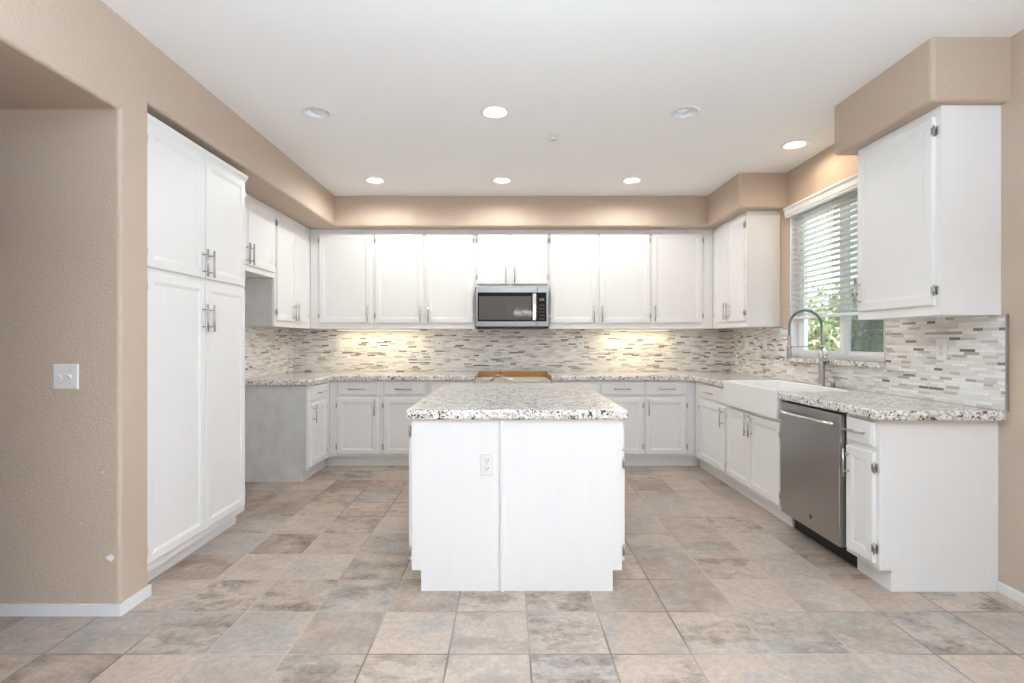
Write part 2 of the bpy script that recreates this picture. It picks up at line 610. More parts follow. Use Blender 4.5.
# patio door in the right wall behind the camera
fr = B()
fr.box(XR + 0.04, XR + 0.12, -3.2, -0.6, 0, 0.06).box(XR + 0.04, XR + 0.12, -3.2, -0.6, 2.19, 2.25)
for yy in (-3.2, -1.93, -0.66):
    fr.box(XR + 0.04, XR + 0.12, yy, yy + 0.06, 0.06, 2.19)
wo = struct(fr, 'door_1', 'vinyl')
B().box(XR + 0.075, XR + 0.085, -3.14, -1.93, 0.06, 2.19).out('pane', 'glass', wo)
B().box(XR + 0.075, XR + 0.085, -1.87, -0.66, 0.06, 2.19).out('pane', 'glass', wo)

# baseboards
def bbprof(b, pts, h=0.052, t=0.012):
    pass
b = B()
b.prism([(-5.0, YH), (-5.0, YH - 0.012), (XH + 0.008, YH - 0.012), (XH + 0.012, YH - 0.008), (XH + 0.012, 2.562), (XH, 2.562), (XH, YH)], 0, 0.052, 'z')
struct(b, 'baseboard_left', 'baseboard')
struct(B().box(XR - 0.013, XR, -0.58, 2.588, 0, 0.055, 0.003), 'baseboard_right', 'baseboard')

# chips and nail marks in the hall wall paint
for nm_, px, pz, s, lab in (('paint_chip', -1.79 - 0.03, 0.262, 0.024, 'large pale paint chip low on the brown wall corner'),
                            ('paint_chip', -1.855, 0.655, 0.004, 'small pale nick in the brown wall right of the switch plate'),
                            ('paint_chip', -1.955, 0.42, 0.0025, 'tiny pale nick low on the brown wall, beneath the switch plate side')):
    b = B()
    pts = []
    for k in range(9):
        a = 2 * PI * k / 9
        r = s * (0.6 + 0.5 * random.random())
        pts.append((px + r * math.cos(a) * 1.0, pz + r * math.sin(a) * 0.8))
    b.prism(pts, YH - 0.0012, YH + 0.001, 'y')
    tag(b.out(nm_, 'film'), lab, 'paint chip')

# ------------------------------------------------------------------ sink window
o = B()
fx0, fx1 = XR + 0.07, XR + 0.13
o.box(fx0, fx1, WY0, WY1, WZ0, WZ0 + 0.035)
o.box(fx0, fx1, WY0, WY1, WZ1 - 0.045, WZ1)
o.box(fx0, fx1, WY0, WY0 + 0.045, WZ0 + 0.035, WZ1 - 0.045)
o.box(fx0, fx1, WY1 - 0.045, WY1, WZ0 + 0.035, WZ1 - 0.045)
win = struct(o, 'window_1', 'vinyl')
b = B()
b.box(XR + 0.001, fx0, WY1 - 0.006, WY1 - 0.0005, WZ0 + 0.001, WZ1 - 0.001)
b.box(XR + 0.001, fx0, WY0 + 0.0005, WY0 + 0.006, WZ0 + 0.001, WZ1 - 0.001)
b.box(XR + 0.001, fx0, WY0 + 0.006, WY1 - 0.006, WZ1 - 0.006, WZ1 - 0.0005)
b.out('jamb_liner', 'vinyl', win)
# two sliding sashes
def sash(y0, y1, x0, x1, stile=0.045):
    b = B()
    z0, z1 = WZ0 + 0.033, WZ1 - 0.043
    b.box(x0, x1, y0, y1, z0, z0 + 0.03).box(x0, x1, y0, y1, z1 - 0.04, z1)
    b.box(x0, x1, y0, y0 + stile, z0 + 0.03, z1 - 0.04).box(x0, x1, y1 - stile, y1, z0 + 0.03, z1 - 0.04)
    s = b.out('window_sash', 'vinyl', win)
    B().box((x0 + x1) / 2 - 0.003, (x0 + x1) / 2 + 0.003, y0 + stile, y1 - stile, z0 + 0.03, z1 - 0.04).out('pane', 'glass', s)
sash(3.88, 4.465, fx0 - 0.004, fx0 + 0.024, 0.055)
sash(3.425, 3.945, fx0 + 0.026, fx1 - 0.004, 0.045)
B().box(fx1 - 0.002, fx1 + 0.002, 3.45, 3.90, WZ0 + 0.05, WZ1 - 0.06).out('insect_screen', 'screen', win)
b = B().box(2.405, XR + 0.07, WY0 - 0.02, WY1 + 0.02, 1.078, WZ0, 0.004)
tag(b.out('window_sill', 'granite'), 'speckled granite sill ledge under the window above the sink', 'window sill')

# blind
bl = thing('window_blind', 'white horizontal slat blind lowered two thirds over the sink window', 'blind', (2.485, (WY0 + WY1) / 2, 1.44))
BX, BYc, BZ = 2.485, (WY0 + WY1) / 2, 1.44
def rel(b, c): return b.xf(Matrix.Translation((-c[0], -c[1], -c[2])))
vp = [(2.435, 2.325), (2.425, 2.33), (2.425, 2.342), (2.418, 2.348), (2.418, 2.385), (2.405, 2.40), (2.405, 2.412), (2.453, 2.412), (2.453, 2.325)]
b = B()
b.prism([(p[0], p[1]) for p in vp], WY0 - 0.02, WY1 + 0.02, 'y')
rel(b, (BX, BYc, BZ)).out('valance', 'vinyl', bl)
b = B()
ns = 20
for k in range(ns):
    z = 1.478 + k * 0.0437
    tilt = math.radians(-14)
    n = 5
    dx, dz = math.cos(tilt) * 0.025, math.sin(tilt) * 0.025
    top, bot = [], []
    for q in range(n):
        s = -1 + 2 * q / (n - 1)
        cr = 0.0025 * (1 - s * s)
        x_, z_ = 2.487 + dx * s, z + dz * s + cr
        top.append((x_, z_ + 0.0013)); bot.append((x_, z_ - 0.0013))
    b.prism(top + bot[::-1], WY0 + 0.008, WY1 - 0.008, 'y')
rel(b, (BX, BYc, BZ)).out('slats', 'slat', bl)
rel(B().box(2.462, 2.512, WY0 + 0.008, WY1 - 0.008, 1.44, 1.462, 0.004), (BX, BYc, BZ)).out('bottom_rail', 'vinyl', bl)
for yy in (WY0 + 0.14, BYc - 0.02, WY1 - 0.14):
    c = B()
    for dy in (0, 0.03):
        c.cyl((2.459, yy + dy, 1.45), (2.459, yy + dy, 2.34), 0.0016, n=6)
        c.cyl((2.515, yy + dy, 1.45), (2.515, yy + dy, 2.34), 0.0016, n=6)
    for k in range(ns):
        z = 1.478 + k * 0.0437
        c.box(2.459, 2.515, yy + 0.005, yy + 0.025, z - 0.004, z - 0.0025)
    rel(c, (BX, BYc, BZ)).out('ladder_cord', 'cord', bl)
rel(B().box(2.455, 2.515, WY0 + 0.006, WY1 - 0.006, 2.345, 2.388, 0.002), (BX, BYc, BZ)).out('head_rail', 'vinyl', bl)

# ------------------------------------------------------------------ cabinets
DOORP = [(0, 0.0), (0, 0.014), (0.002, 0.0175), (0.006, 0.019), (0.046, 0.019), (0.049, 0.0165), (0.055, 0.016), (0.060, 0.013), (0.063, 0.0125)]
DRAWP = [(0, 0.0), (0, 0.012), (0.002, 0.0145), (0.009, 0.016), (0.012, 0.019)]


def bar_pull(x, z, vertical, L, parent, y=-0.019):
    b = B()
    r = 0.0058
    d = 0.032
    if vertical:
        b.cyl((x, y - d, z - L / 2), (x, y - d, z + L / 2), r, n=14)
        for s in (-1, 1):
            b.cyl((x, y - 0.0005, z + s * L * 0.31), (x, y - d, z + s * L * 0.31), 0.0042, n=10)
    else:
        b.cyl((x - L / 2, y - d, z), (x + L / 2, y - d, z), r, n=14)
        for s in (-1, 1):
            b.cyl((x + s * L * 0.31, y - 0.0005, z), (x + s * L * 0.31, y - d, z), 0.0042, n=10)
    return b.out('handle', 'nickel', parent)


def hinge(x, z, side, parent):
    """exposed hinge: barrel against the door's edge, plate on the frame"""
    b = B()
    s = side
    b.cyl((x + s * 0.004, -0.013, z - 0.026), (x + s * 0.004, -0.013, z + 0.026), 0.0045, n=10)
    for q in (-1, 1):
        b.cyl((x + s * 0.004, -0.013, z + q * 0.026), (x + s * 0.004, -0.013, z + q * 0.031), 0.003, 0.0015, n=8)
    b.box(x + s * 0.003, x + s * 0.017, -0.004, 0, z - 0.022, z + 0.022, 0.001)
    b.box(x - s * 0.006, x + s * 0.004, -0.021, -0.0192, z - 0.018, z + 0.018)
    for q in (-1, 1):
        b.cyl((x + s * 0.011, -0.0065, z + q * 0.013), (x + s * 0.011, -0.004, z + q * 0.013), 0.003, n=8)
    return b.out('hinge', 'nickel', parent)


def door(root, x0, x1, z0, z1, hng, hz=None, hx=None, L=0.165, hgap=0.027, hinge_z=None):
    """hng 'l' or 'r' (side of the hinges); the pull goes on the other edge at height hz"""
    d = B().panel(x0, x1, z0, z1, DOORP).out('door', 'white', root)
    if hz is not None:
        hx = hx if hx is not None else (x1 - hgap if hng == 'l' else x0 + hgap)
        bar_pull(hx, hz, True, L, d)
    e, s = (x0, -1) if hng == 'l' else (x1, 1)
    for z in (hinge_z or (z0 + 0.075, z1 - 0.075)):
        hinge(e, z, s, d)
    return d


def drawer(root, x0, x1, z0, z1, L=0.165):
    d = B().panel(x0, x1, z0, z1, DRAWP).out('drawer', 'white', root)
    bar_pull((x0 + x1) / 2, (z0 + z1) / 2, False, L, d)
    return d


def cabinet(name, label, w, D, z0, z1, loc, rz, stiles, rails, toe=0.0, toe_ext=(0, 0), cat='cabinet', group=None, side_mat=None, fillers=(0, 0), rail_map=None):
    """local frame: width along x from 0, front face at y=0 looking to -y, z from the floor.
    stiles: x-intervals of the face frame, rails: z-intervals"""
    r = thing(name, label, cat, loc, rz, group)
    b = B()
    e = 0.001
    if toe:
        # side profile with the toe notch
        b.prism([(0.02, toe), (0.02, z1), (D, z1), (D, z0), (0.062, z0), (0.062, toe)], e, w - e, 'x')
    else:
        b.box(e, w - e, 0.02, D, z0, z1)
    b.out('carcass', side_mat or 'white', r)
    zb = toe if toe else z0
    f = B()
    for a, c in stiles:
        f.box(max(a, e), min(c, w - e), 0, 0.0198, zb, z1)
    segs = sorted(stiles)
    for (a, c), (a2, c2) in zip(segs, segs[1:]):
        for p, q in rails:
            f.box(c, a2, 0.0002, 0.0196, p, q)
    f.out('face_frame', 'white', r)
    if toe:
        B().box(e - toe_ext[0], w - e + toe_ext[1], 0.058, 0.0618, 0.0, toe - 0.0005).out('toe_kick', 'white', r)
    return r


TOE = 0.105
ZU0, ZU1 = 1.385, 2.428
RU = [(ZU0, ZU0 + 0.07), (ZU1 - 0.05, ZU1)]
RB = [(TOE, TOE + 0.04), (0.675, 0.73), (0.835, 0.862)]
YU, YF = 5.445, 5.15
BD = YB - YF - 0.001
UD = YB - YU - 0.001

# --- upper cabinets on the back wall
def upper(label, x0, x1, doors, z0=ZU0, rails=RU, stiles=None, hz=1.54, name='wall_cabinet', g=None):
    w = x1 - x0
    st = stiles or ([(0, doors[0][0] - x0 + 0.012)] + [(a[1] - x0 - 0.012, c[0] - x0 + 0.012) for a, c in zip(doors, doors[1:])] + [(doors[-1][1] - x0 - 0.012, w)])
    r = cabinet(name, label, w, UD, z0, ZU1, (x0, YU, 0), 0, st, rails, group=g)
    for a, c, h in doors:
        door(r, a - x0, c - x0, z0 + (0.06 if z0 < 1.5 else 0.03), 2.386, h, hz)
    return r
upper('white single door wall cabinet in the left corner of the back wall', -2.078, -1.415, [(-1.98, -1.4375, 'l')])
upper('white two door wall cabinet directly left of the microwave', -1.415, -0.345, [(-1.3925, -0.89, 'l'), (-0.8585, -0.3685, 'r')])
upper('short white two door cabinet directly above the microwave', -0.345, 0.43, [(-0.3225, 0.004, 'l'), (0.042, 0.4135, 'r')], z0=1.82,
      rails=[(1.82, 1.86), (ZU1 - 0.05, ZU1)], hz=1.945)
upper('white two door wall cabinet directly right of the microwave', 0.43, 1.4975, [(0.446, 0.926, 'l'), (0.96, 1.487, 'r')])
upper('white single door wall cabinet in the right corner of the back wall', 1.4975, 2.153, [(1.508, 2.04, 'r')])

# --- upper cabinets on the side walls
def side_cab(label, side, y0, y1, doors, z0, z1, xf, D, hz, rails, toe=0, drawers=(), side_mat=None, name='wall_cabinet', L=0.165, ext=(0, 0)):
    """doors as world y intervals ('n' = hinged at the near end, 'f' = far end)"""
    w = y1 - y0
    if side == 'l':
        loc, rz = (xf, y0, 0), PI / 2
        cv = lambda a, c: (a - y0, c - y0)
        hs = {'n': 'l', 'f': 'r'}
    else:
        loc, rz = (xf, y1, 0), -PI / 2
        cv = lambda a, c: (y1 - c, y1 - a)
        hs = {'n': 'r', 'f': 'l'}
    loc_d = sorted([cv(a, c) for a, c, *_ in doors])
    st = [(0, loc_d[0][0] + 0.012)] + [(p[1] - 0.012, q[0] + 0.012) for p, q in zip(loc_d, loc_d[1:])] + [(loc_d[-1][1] - 0.012, w)]
    r = cabinet(name, label, w, D, z0, z1, loc, rz, st, rails, toe=toe, side_mat=side_mat, toe_ext=ext)
    for a, c, h, dz0, dz1, hzz in doors:
        p, q = cv(a, c)
        door(r, p, q, dz0, dz1, hs[h], hzz, L=L)
    for a, c, dz0, dz1 in drawers:
        p, q = cv(a, c)
        drawer(r, p, q, dz0, dz1, L)
    return r

side_cab('short white cabinet above the empty refrigerator space beside the pantry', 'l', 3.570, 4.604,
         [(3.60, 4.105, 'n', 1.86, 2.386, 1.945), (4.115, 4.59, 'f', 1.86, 2.386, 1.945)], 1.815, ZU1, -2.08, 0.308, None,
         [(1.815, 1.87), (ZU1 - 0.05, ZU1)])
side_cab('tall white two door wall cabinet on the left wall over the counter end', 'l', 4.606, 5.444,
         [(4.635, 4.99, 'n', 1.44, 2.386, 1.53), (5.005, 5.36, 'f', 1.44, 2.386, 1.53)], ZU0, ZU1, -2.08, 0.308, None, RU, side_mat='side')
side_cab('white two door wall cabinet on the right wall beyond the window', 'r', 4.675, 5.444,
         [(4.70, 5.03, 'n', 1.44, 2.386, 1.54), (5.04, 5.37, 'f', 1.44, 2.386, 1.54)], ZU0, ZU1, 2.155, 0.299, None, RU)
side_cab('white single door wall cabinet nearest the camera, right of the blind', 'r', 2.576, 3.19,
         [(2.61, 3.17, 'n', 1.435, 2.386, 1.545)], ZU0, ZU1, 2.155, 0.299, None, RU)

# --- pantry
pc = side_cab('tall white four door pantry cabinet set into the left wall', 'l', 2.565, 3.568,
              [(2.575, 3.075, 'n', 0.135, 1.603, 1.39), (3.087, 3.542, 'f', 0.135, 1.603, 1.39)], 0, 2.378, -1.815, 0.574, None,
              [(0.09, 0.16), (1.585, 1.645), (2.32, 2.378)], toe=0.09, name='pantry_cabinet', L=0.16)
for a, c, h in ((2.575, 3.075, 'l'), (3.087, 3.542, 'r')):
    door(pc, a - 2.565, c - 2.565, 1.627, 2.342, h, 1.715, L=0.16)
b = B()
b.prism([(0.0, 2.346), (-0.006, 2.35), (-0.010, 2.36), (-0.019, 2.369), (-0.023, 2.38), (-0.023, 2.389), (0.05, 2.389), (0.05, 2.379), (0.0, 2.379)], 0.0, 1.008, 'x')
b.out('crown_moulding', 'white', pc)

# --- base cabinets, back wall
def base(label, x0, x1, fronts, rails=RB, ext=(0, 0)):
    w = x1 - x0
    st = [(0, fronts[0][0] - x0 + 0.012)] + [(a[1] - x0 - 0.012, c[0] - x0 + 0.012) for a, c in zip(fronts, fronts[1:])] + [(fronts[-1][1] - x0 - 0.012, w)]
    r = cabinet('base_cabinet', label, w, BD, 0, 0.861, (x0, YF, 0), 0, st, rails, toe=TOE, toe_ext=ext)
    for a, c, h in fronts:
        drawer(r, a - x0, c - x0, 0.717, 0.846)
        door(r, a - x0, c - x0, 0.132, 0.69, h, 0.60)
    return r
base('white two door base cabinet with two drawers in the left back corner', -1.772, -0.80, [(-1.696, -1.292, 'l'), (-1.235, -0.823, 'l')], ext=(0.061, 0))
base('narrow white base cabinet left of the cardboard box, behind the island', -0.80, -0.327, [(-0.775, -0.35, 'l')])
base('narrow white base cabinet right of the cardboard box, behind the island', 0.432, 0.893, [(0.462, 0.875, 'r')])
base('white two door base cabinet with two drawers in the right back corner', 0.893, 1.858, [(0.915, 1.337, 'r'), (1.364, 1.77, 'r')], ext=(0, 0.061))

# --- base cabinets, left and right walls
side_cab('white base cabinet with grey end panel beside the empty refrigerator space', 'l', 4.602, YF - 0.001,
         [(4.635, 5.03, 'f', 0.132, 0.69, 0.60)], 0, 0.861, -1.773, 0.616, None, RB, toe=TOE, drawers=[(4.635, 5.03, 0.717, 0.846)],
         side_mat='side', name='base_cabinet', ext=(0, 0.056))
side_cab('white base cabinet with one drawer and door between corner and sink', 'r', 4.385, YF - 0.001,
         [(4.405, 5.0, 'f', 0.132, 0.69, 0.60)], 0, 0.861, 1.86, 0.594, None, RB, toe=TOE, drawers=[(4.405, 5.0, 0.717, 0.846)], name='base_cabinet', ext=(0.056, 0))
sk = side_cab('white two door base cabinet under the farmhouse sink', 'r', 3.49, 4.383,
              [(3.515, 3.935, 'n', 0.132, 0.695, 0.61), (3.945, 4.365, 'f', 0.132, 0.695, 0.61)], 0, 0.727, 1.86, 0.594, None,
              [(TOE, TOE + 0.04), (0.68, 0.727)], toe=TOE, name='base_cabinet')
side_cab('narrow white base cabinet at the near end, right of the dishwasher', 'r', 2.592, 2.845,
         [(2.618, 2.825, 'n', 0.132, 0.69, 0.60)], 0, 0.861, 1.86, 0.594, None, RB, toe=TOE, drawers=[(2.618, 2.825, 0.717, 0.846)], name='base_cabinet', L=0.15)

# --- island
IX0, IX1, IY0, IY1 = -0.483, 0.572, 2.60, 4.16
isl = thing('kitchen_island', 'white kitchen island with speckled granite top in the middle of the floor', 'kitchen island', ((IX0 + IX1) / 2, (IY0 + IY1) / 2, 0))
ic = ((IX0 + IX1) / 2, (IY0 + IY1) / 2, 0)
b = B()
b.prism([(IX0 + 0.02, TOE), (IX0 + 0.02, 0.861), (IX1 - 0.02, 0.861), (IX1 - 0.02, TOE), (IX1 - 0.05, TOE), (IX1 - 0.05, 0), (IX0 + 0.05, 0), (IX0 + 0.05, TOE)], IY0 + 0.006, IY1, 'y')
rel(b, ic).out('carcass', 'white', isl)
def endp(x0, x1, notch0, notch1):
    b = B()
    pts = [(x0, 0.861)]
    pts += [(x0, TOE), (x0 + 0.047, TOE), (x0 + 0.047, 0)] if notch0 else [(x0, 0)]
    pts += [(x1 - notch1, 0), (x1 - notch1, TOE), (x1, TOE)] if notch1 else [(x1, 0)]
    pts += [(x1, 0.861)]
    b.prism(pts, IY0, IY0 + 0.0055, 'y')
    return b
rel(endp(IX0, -0.047, 1, 0), ic).out('end_panel', 'white', isl)
rel(endp(-0.0385, 0.553, 0, 0.027), ic).out('end_panel', 'white', isl)
rel(B().box(-0.039, -0.020, IY0 - 0.009, IY0 - 0.0002, 0.0, 0.861, 0.003), ic).out('batten', 'white', isl)
rel(B().box(0.5535, IX1, IY0 + 0.001, IY0 + 0.02, TOE, 0.861), ic).out('corner_stile', 'white', isl)
# side faces as sub-frames: use a temp local frame then move
def island_side(side):
    xf = IX0 if side == 'L' else IX1
    rz = -PI / 2 if side == 'L' else PI / 2
    w = IY1 - IY0 - 0.006
    org = (xf, IY1, 0) if side == 'L' else (xf, IY0 + 0.006, 0)
    mat = Matrix.Translation(Vector(org) - Vector(ic)) @ Matrix.Rotation(rz, 4, 'Z')
    def put(o):
        o.data.transform(mat)
        for c in o.children: c.data.transform(mat)
    n = 3
    ws = w / n
    f = B()
    f.box(0, w, 0, 0.0198, TOE, TOE + 0.04)
    f.box(0, w, 0, 0.0198, 0.82, 0.861)
    if side == 'R': f.box(0, w, 0, 0.0198, 0.68, 0.73)
    for k in range(n + 1):
        f.box(max(0, k * ws - 0.02), min(w, k * ws + 0.02), 0.0002, 0.0196, TOE + 0.04, 0.82)
    put(f.out('face_frame', 'white', isl))
    for k in range(n):
        a, c = k * ws + 0.012, (k + 1) * ws - 0.012
        near = (k == n - 1) if side == 'L' else (k == 0)
        h = ('r' if near else 'l') if side == 'L' else ('l' if near else 'r')
        if side == 'L':
            put(door(isl, a, c, 0.15, 0.848, h, 0.70, hinge_z=(0.195, 0.80)))
        else:
            put(drawer(isl, a, c, 0.712, 0.848))
            put(door(isl, a, c, 0.145, 0.70, h, 0.615, hinge_z=(0.20, 0.64)))
    g = B().box(0, w, 0.046, 0.05, 0, TOE)
    put(g.out('toe_kick', 'white', isl))
island_side('L')
island_side('R')


def slab(pts, z0, z1, r=0.012):
    b = B()
    b.prism(pts, z0, z1, 'z')
    b.bevel_edges(lambda a, c: abs(a.z - c.z) < 1e-5, r, 3)
    return b


def rounded(pts, rr):
    """rounds listed corners: pts [(x,y,r)]"""
    out = []
    n = len(pts)
    for i, (x, y, r) in enumerate(pts):
        if r <= 0:
            out.append((x, y)); continue
        p = Vector((x, y)); a = Vector(pts[i - 1][:2]); c = Vector(pts[(i + 1) % n][:2])
        d1 = (a - p).normalized(); d2 = (c - p).normalized()
        s, e = p + d1 * r, p + d2 * r
        for k in range(7):
            t = k / 6
            out.append(tuple(s * (1 - t) ** 2 + p * 2 * t * (1 - t) + e * t * t))
    return out


IO = slab(rounded([(-0.513, 2.572, .03), (0.603, 2.572, .03), (0.603, 4.20, .03), (-0.513, 4.20, .03)], 0), 0.8625, 0.912)
rel(IO, ic).out('countertop', 'granite', isl)

ct = slab(rounded([(-2.379, 4.555, 0), (-1.738, 4.555, .02), (-1.738, 5.112, .05), (-0.326, 5.112, 0), (-0.326, 5.739, 0), (-2.379, 5.739, 0)], 0), 0.8625, 0.912, 0.010)
tag(ct.out('countertop', 'granite'), 'L-shaped speckled granite countertop left of the cardboard box', 'countertop')
ct = slab(rounded([(0.431, 5.112, 0), (1.822, 5.112, .06), (1.822, 4.374, 0), (2.312, 4.374, 0), (2.312, 3.496, 0), (1.822, 3.496, 0), (1.822, 2.542, .03),
                   (2.444, 2.542, 0), (2.444, 5.739, 0), (0.431, 5.739, 0)], 0), 0.8625, 0.912, 0.010)
tag(ct.out('countertop', 'granite'), 'long speckled granite countertop around the sink and right back corner', 'countertop')

# backsplashes
tag(B().box(XL, XR, 5.741, 5.749, 0.9125, 1.384).out('tile_backsplash', 'mosaic'),
    'grey and beige mosaic strip tile backsplash along the back wall', 'backsplash')
tag(B().box(XL + 0.001, XL + 0.009, 4.555, 5.740, 0.9125, 1.384).out('tile_backsplash', 'mosaic'),
    'short mosaic tile backsplash on the left wall above the counter end', 'backsplash')
b = B()
b.box(XR - 0.009, XR - 0.001, 2.545, WY0 - 0.022, 0.9125, 1.384)
b.box(XR - 0.009, XR - 0.001, WY0 - 0.022, WY1 + 0.022, 0.9125, 1.077)
b.box(XR - 0.009, XR - 0.001, WY1 + 0.022, 5.740, 0.9125, 1.384)
bs = tag(b.out('tile_backsplash', 'mosaic'), 'mosaic tile backsplash on the window wall around the sink window', 'backsplash')
B().box(XR - 0.013, XR - 0.001, 2.537, 2.5445, 0.9125, 1.387).out('edge_trim', 'trim_edge', bs)

# ------------------------------------------------------------------ sink
SX0, SX1, SY0, SY1 = 1.812, 2.306, 3.502, 4.368
s = thing('farmhouse_sink', 'white fireclay apron sink set in the right counter under the window', 'sink', ((SX0 + SX1) / 2, (SY0 + SY1) / 2, 0.705))
scn = ((SX0 + SX1) / 2, (SY0 + SY1) / 2, 0.705)
b = B()
bm = b.bm
def rect(x0, x1, y0, y1, z, r=0.03, n=5):
    vs = []
    for cx, cy, a0 in ((x1 - r, y1 - r, 0), (x0 + r, y1 - r, PI / 2), (x0 + r, y0 + r, PI), (x1 - r, y0 + r, 1.5 * PI)):
        for k in range(n):
            a = a0 + (PI / 2) * k / (n - 1)
            vs.append(bm.verts.new((cx + r * math.cos(a), cy + r * math.sin(a), z)))
    return vs
t = 0.024
L_ = [rect(SX0, SX1, SY0, SY1, 0.728, 0.012), rect(SX0, SX1, SY0, SY1, 0.918, 0.012), rect(SX0 + 0.006, SX1 - 0.006, SY0 + 0.006, SY1 - 0.006, 0.925, 0.012),
      rect(SX0 + t - 0.006, SX1 - t + 0.006, SY0 + t - 0.006, SY1 - t + 0.006, 0.925, 0.03), rect(SX0 + t, SX1 - t, SY0 + t, SY1 - t, 0.918, 0.035),
      rect(SX0 + t + 0.01, SX1 - t - 0.01, SY0 + t + 0.01, SY1 - t - 0.01, 0.76, 0.04), rect(SX0 + t + 0.03, SX1 - t - 0.03, SY0 + t + 0.03, SY1 - t - 0.03, 0.745, 0.04)]
for p, q in zip(L_, L_[1:]):
    for k in range(len(p)):
        f = bm.faces.new((p[k], p[(k + 1) % len(p)], q[(k + 1) % len(p)], q[k]))
bm.faces.new(L_[-1]); bm.faces.new(L_[0])
rel(b, scn).out('basin', 'fireclay', s)
b = B().lathe([(0.0, 0.0), (0.03, 0.0), (0.043, 0.002), (0.045, 0.004), (0.045, 0.0)], (2.05, 3.93, 0.7455), 24)
rel(b, scn).out('drain', 'chrome', s)

# ------------------------------------------------------------------ faucet
FX, FY, FZ = 2.378, 3.93, 0.912
f = thing('kitchen_faucet', 'tall spring neck pull-down faucet standing behind the white sink', 'faucet', (FX, FY, FZ))
def fr_(b, name, mat, parent=f): return rel(b, (FX, FY, FZ)).out(name, mat, parent)
b = B()
b.lathe([(0.0, 0), (0.028, 0), (0.028, 0.006), (0.024, 0.012), (0.021, 0.02), (0.0225, 0.03), (0.0225, 0.235), (0.019, 0.25), (0.015, 0.26), (0.012, 0.275), (0.0, 0.275)], (FX, FY, FZ), 24)
fr_(b, 'body', 'nickel')
b = B()
b.cyl((FX, FY - 0.015, FZ + 0.205), (FX + 0.002, FY - 0.055, FZ + 0.205), 0.017, n=18)
b.cyl((FX + 0.002, FY - 0.05, FZ + 0.21), (FX + 0.010, FY - 0.066, FZ + 0.29), 0.0075, 0.0055, n=12)
fr_(b, 'lever', 'chrome')
AR = 0.122
path = [(FX, FY, FZ + 0.15 + 0.05 * k) for k in range(0, 7)]
zc = 1.365
path = [(FX, FY, z) for z in [FZ + 0.16 + (zc - FZ - 0.16) * k / 12 for k in range(12)]]
path += [(FX - AR + AR * math.cos(a), FY, zc + AR * math.sin(a)) for a in [PI * k / 28 for k in range(29)]]
path += [(FX - 2 * AR, FY, zc - 0.02 * k) for k in range(1, 5)]
fr_(B().tube(path, 0.0062, 10), 'hose', 'blackplastic')
# helix
P = [Vector(p) for p in path]
acc = [0]
for p, q in zip(P, P[1:]): acc.append(acc[-1] + (q - p).length)
tot = acc[-1]
turns = int(tot / 0.0068)
pts = []
i = 0
for k in range(turns * 10 + 1):
    s_ = tot * k / (turns * 10)
    while i < len(P) - 2 and acc[i + 1] < s_: i += 1
    tt = (s_ - acc[i]) / max(1e-9, acc[i + 1] - acc[i])
    c = P[i].lerp(P[i + 1], tt)
    d = (P[i + 1] - P[i]).normalized()
    u = Vector((0, 1, 0)); v = d.cross(u).normalized()
    a = 2 * PI * k / 10
    pts.append(c + (u * math.cos(a) + v * math.sin(a)) * 0.0095)
fr_(B().tube(pts, 0.0022, 5), 'spring', 'spring')
hx = FX - 2 * AR
b = B()
b.lathe([(0.0, 0.0), (0.016, 0.0), (0.018, 0.01), (0.0165, 0.05), (0.0135, 0.09), (0.0135, 0.16), (0.011, 0.175), (0.0, 0.175)], (hx, FY, zc - 0.245), 20)
fr_(b, 'spray_head', 'spring')
b = B()
b.cyl((FX, FY, 1.212), (hx + 0.02, FY, 1.212), 0.0045, n=10)
b.cyl((FX, FY, 1.20), (FX, FY, 1.225), 0.0155, n=16)
b.lathe([(0.0155, 0), (0.0195, 0.0), (0.0195, 0.022), (0.0155, 0.022), (0.0155, 0)], (hx, FY, 1.20), 20)
fr_(b, 'support_arm', 'nickel')
b = B()
b.lathe([(0, 0), (0.016, 0), (0.016, 0.05), (0.012, 0.058), (0, 0.058)], (FX + 0.005, FY - 0.13, 0.912), 18)
b.cyl((FX + 0.005, FY - 0.13, 0.955), (FX - 0.04, FY - 0.13, 0.962), 0.005, n=8)
tag(b.out('soap_dispenser', 'nickel'), 'short metal soap dispenser beside the faucet behind the sink', 'soap dispenser')

# ------------------------------------------------------------------ dishwasher
DY0, DY1 = 2.852, 3.484
d = thing('dishwasher', 'stainless steel dishwasher with curved bar handle, between sink and narrow cabinet', 'dishwasher', (1.86, DY1, 0), -PI / 2)
W = DY1 - DY0
B().box(0.004, W - 0.004, 0.012, 0.56, 0.11, 0.858).out('tub', 'blackplastic', d)
B().box(0.004, W - 0.004, 0.07, 0.085, 0.0, 0.109).out('toe_kick', 'blackplastic', d)
b = B()
n = 12
pr = [(0.012, 0.118), (0.012, 0.850)]
fp = []
for k in range(n + 1):
    z = 0.850 - (0.850 - 0.118) * k / n
    fp.append((-0.030 - 0.006 * math.sin(PI * k / n), z))
b.prism([(0.010, 0.850)] + fp + [(0.010, 0.118)], 0.012, W - 0.003, 'x')
b.bevel_edges(lambda a, c: abs(a.x - c.x) < 1e-5 and a.y < -0.02 and c.y < -0.02, 0.005, 2)
dd = b.out('door', 'steel', d)
b = B()
hp = []
for k in range(25):
    t_ = k / 24
    x_ = 0.045 + (W - 0.09) * t_
    bow = math.sin(PI * t_) ** 0.45 if 0 < t_ < 1 else 0
    hp.append((x_, -0.034 - 0.040 * bow, 0.79))
b.tube(hp, 0.012, 12, radii=[0.013 - 0.001 * math.sin(PI * k / 24) for k in range(25)])
b.out('handle', 'chrome', dd)
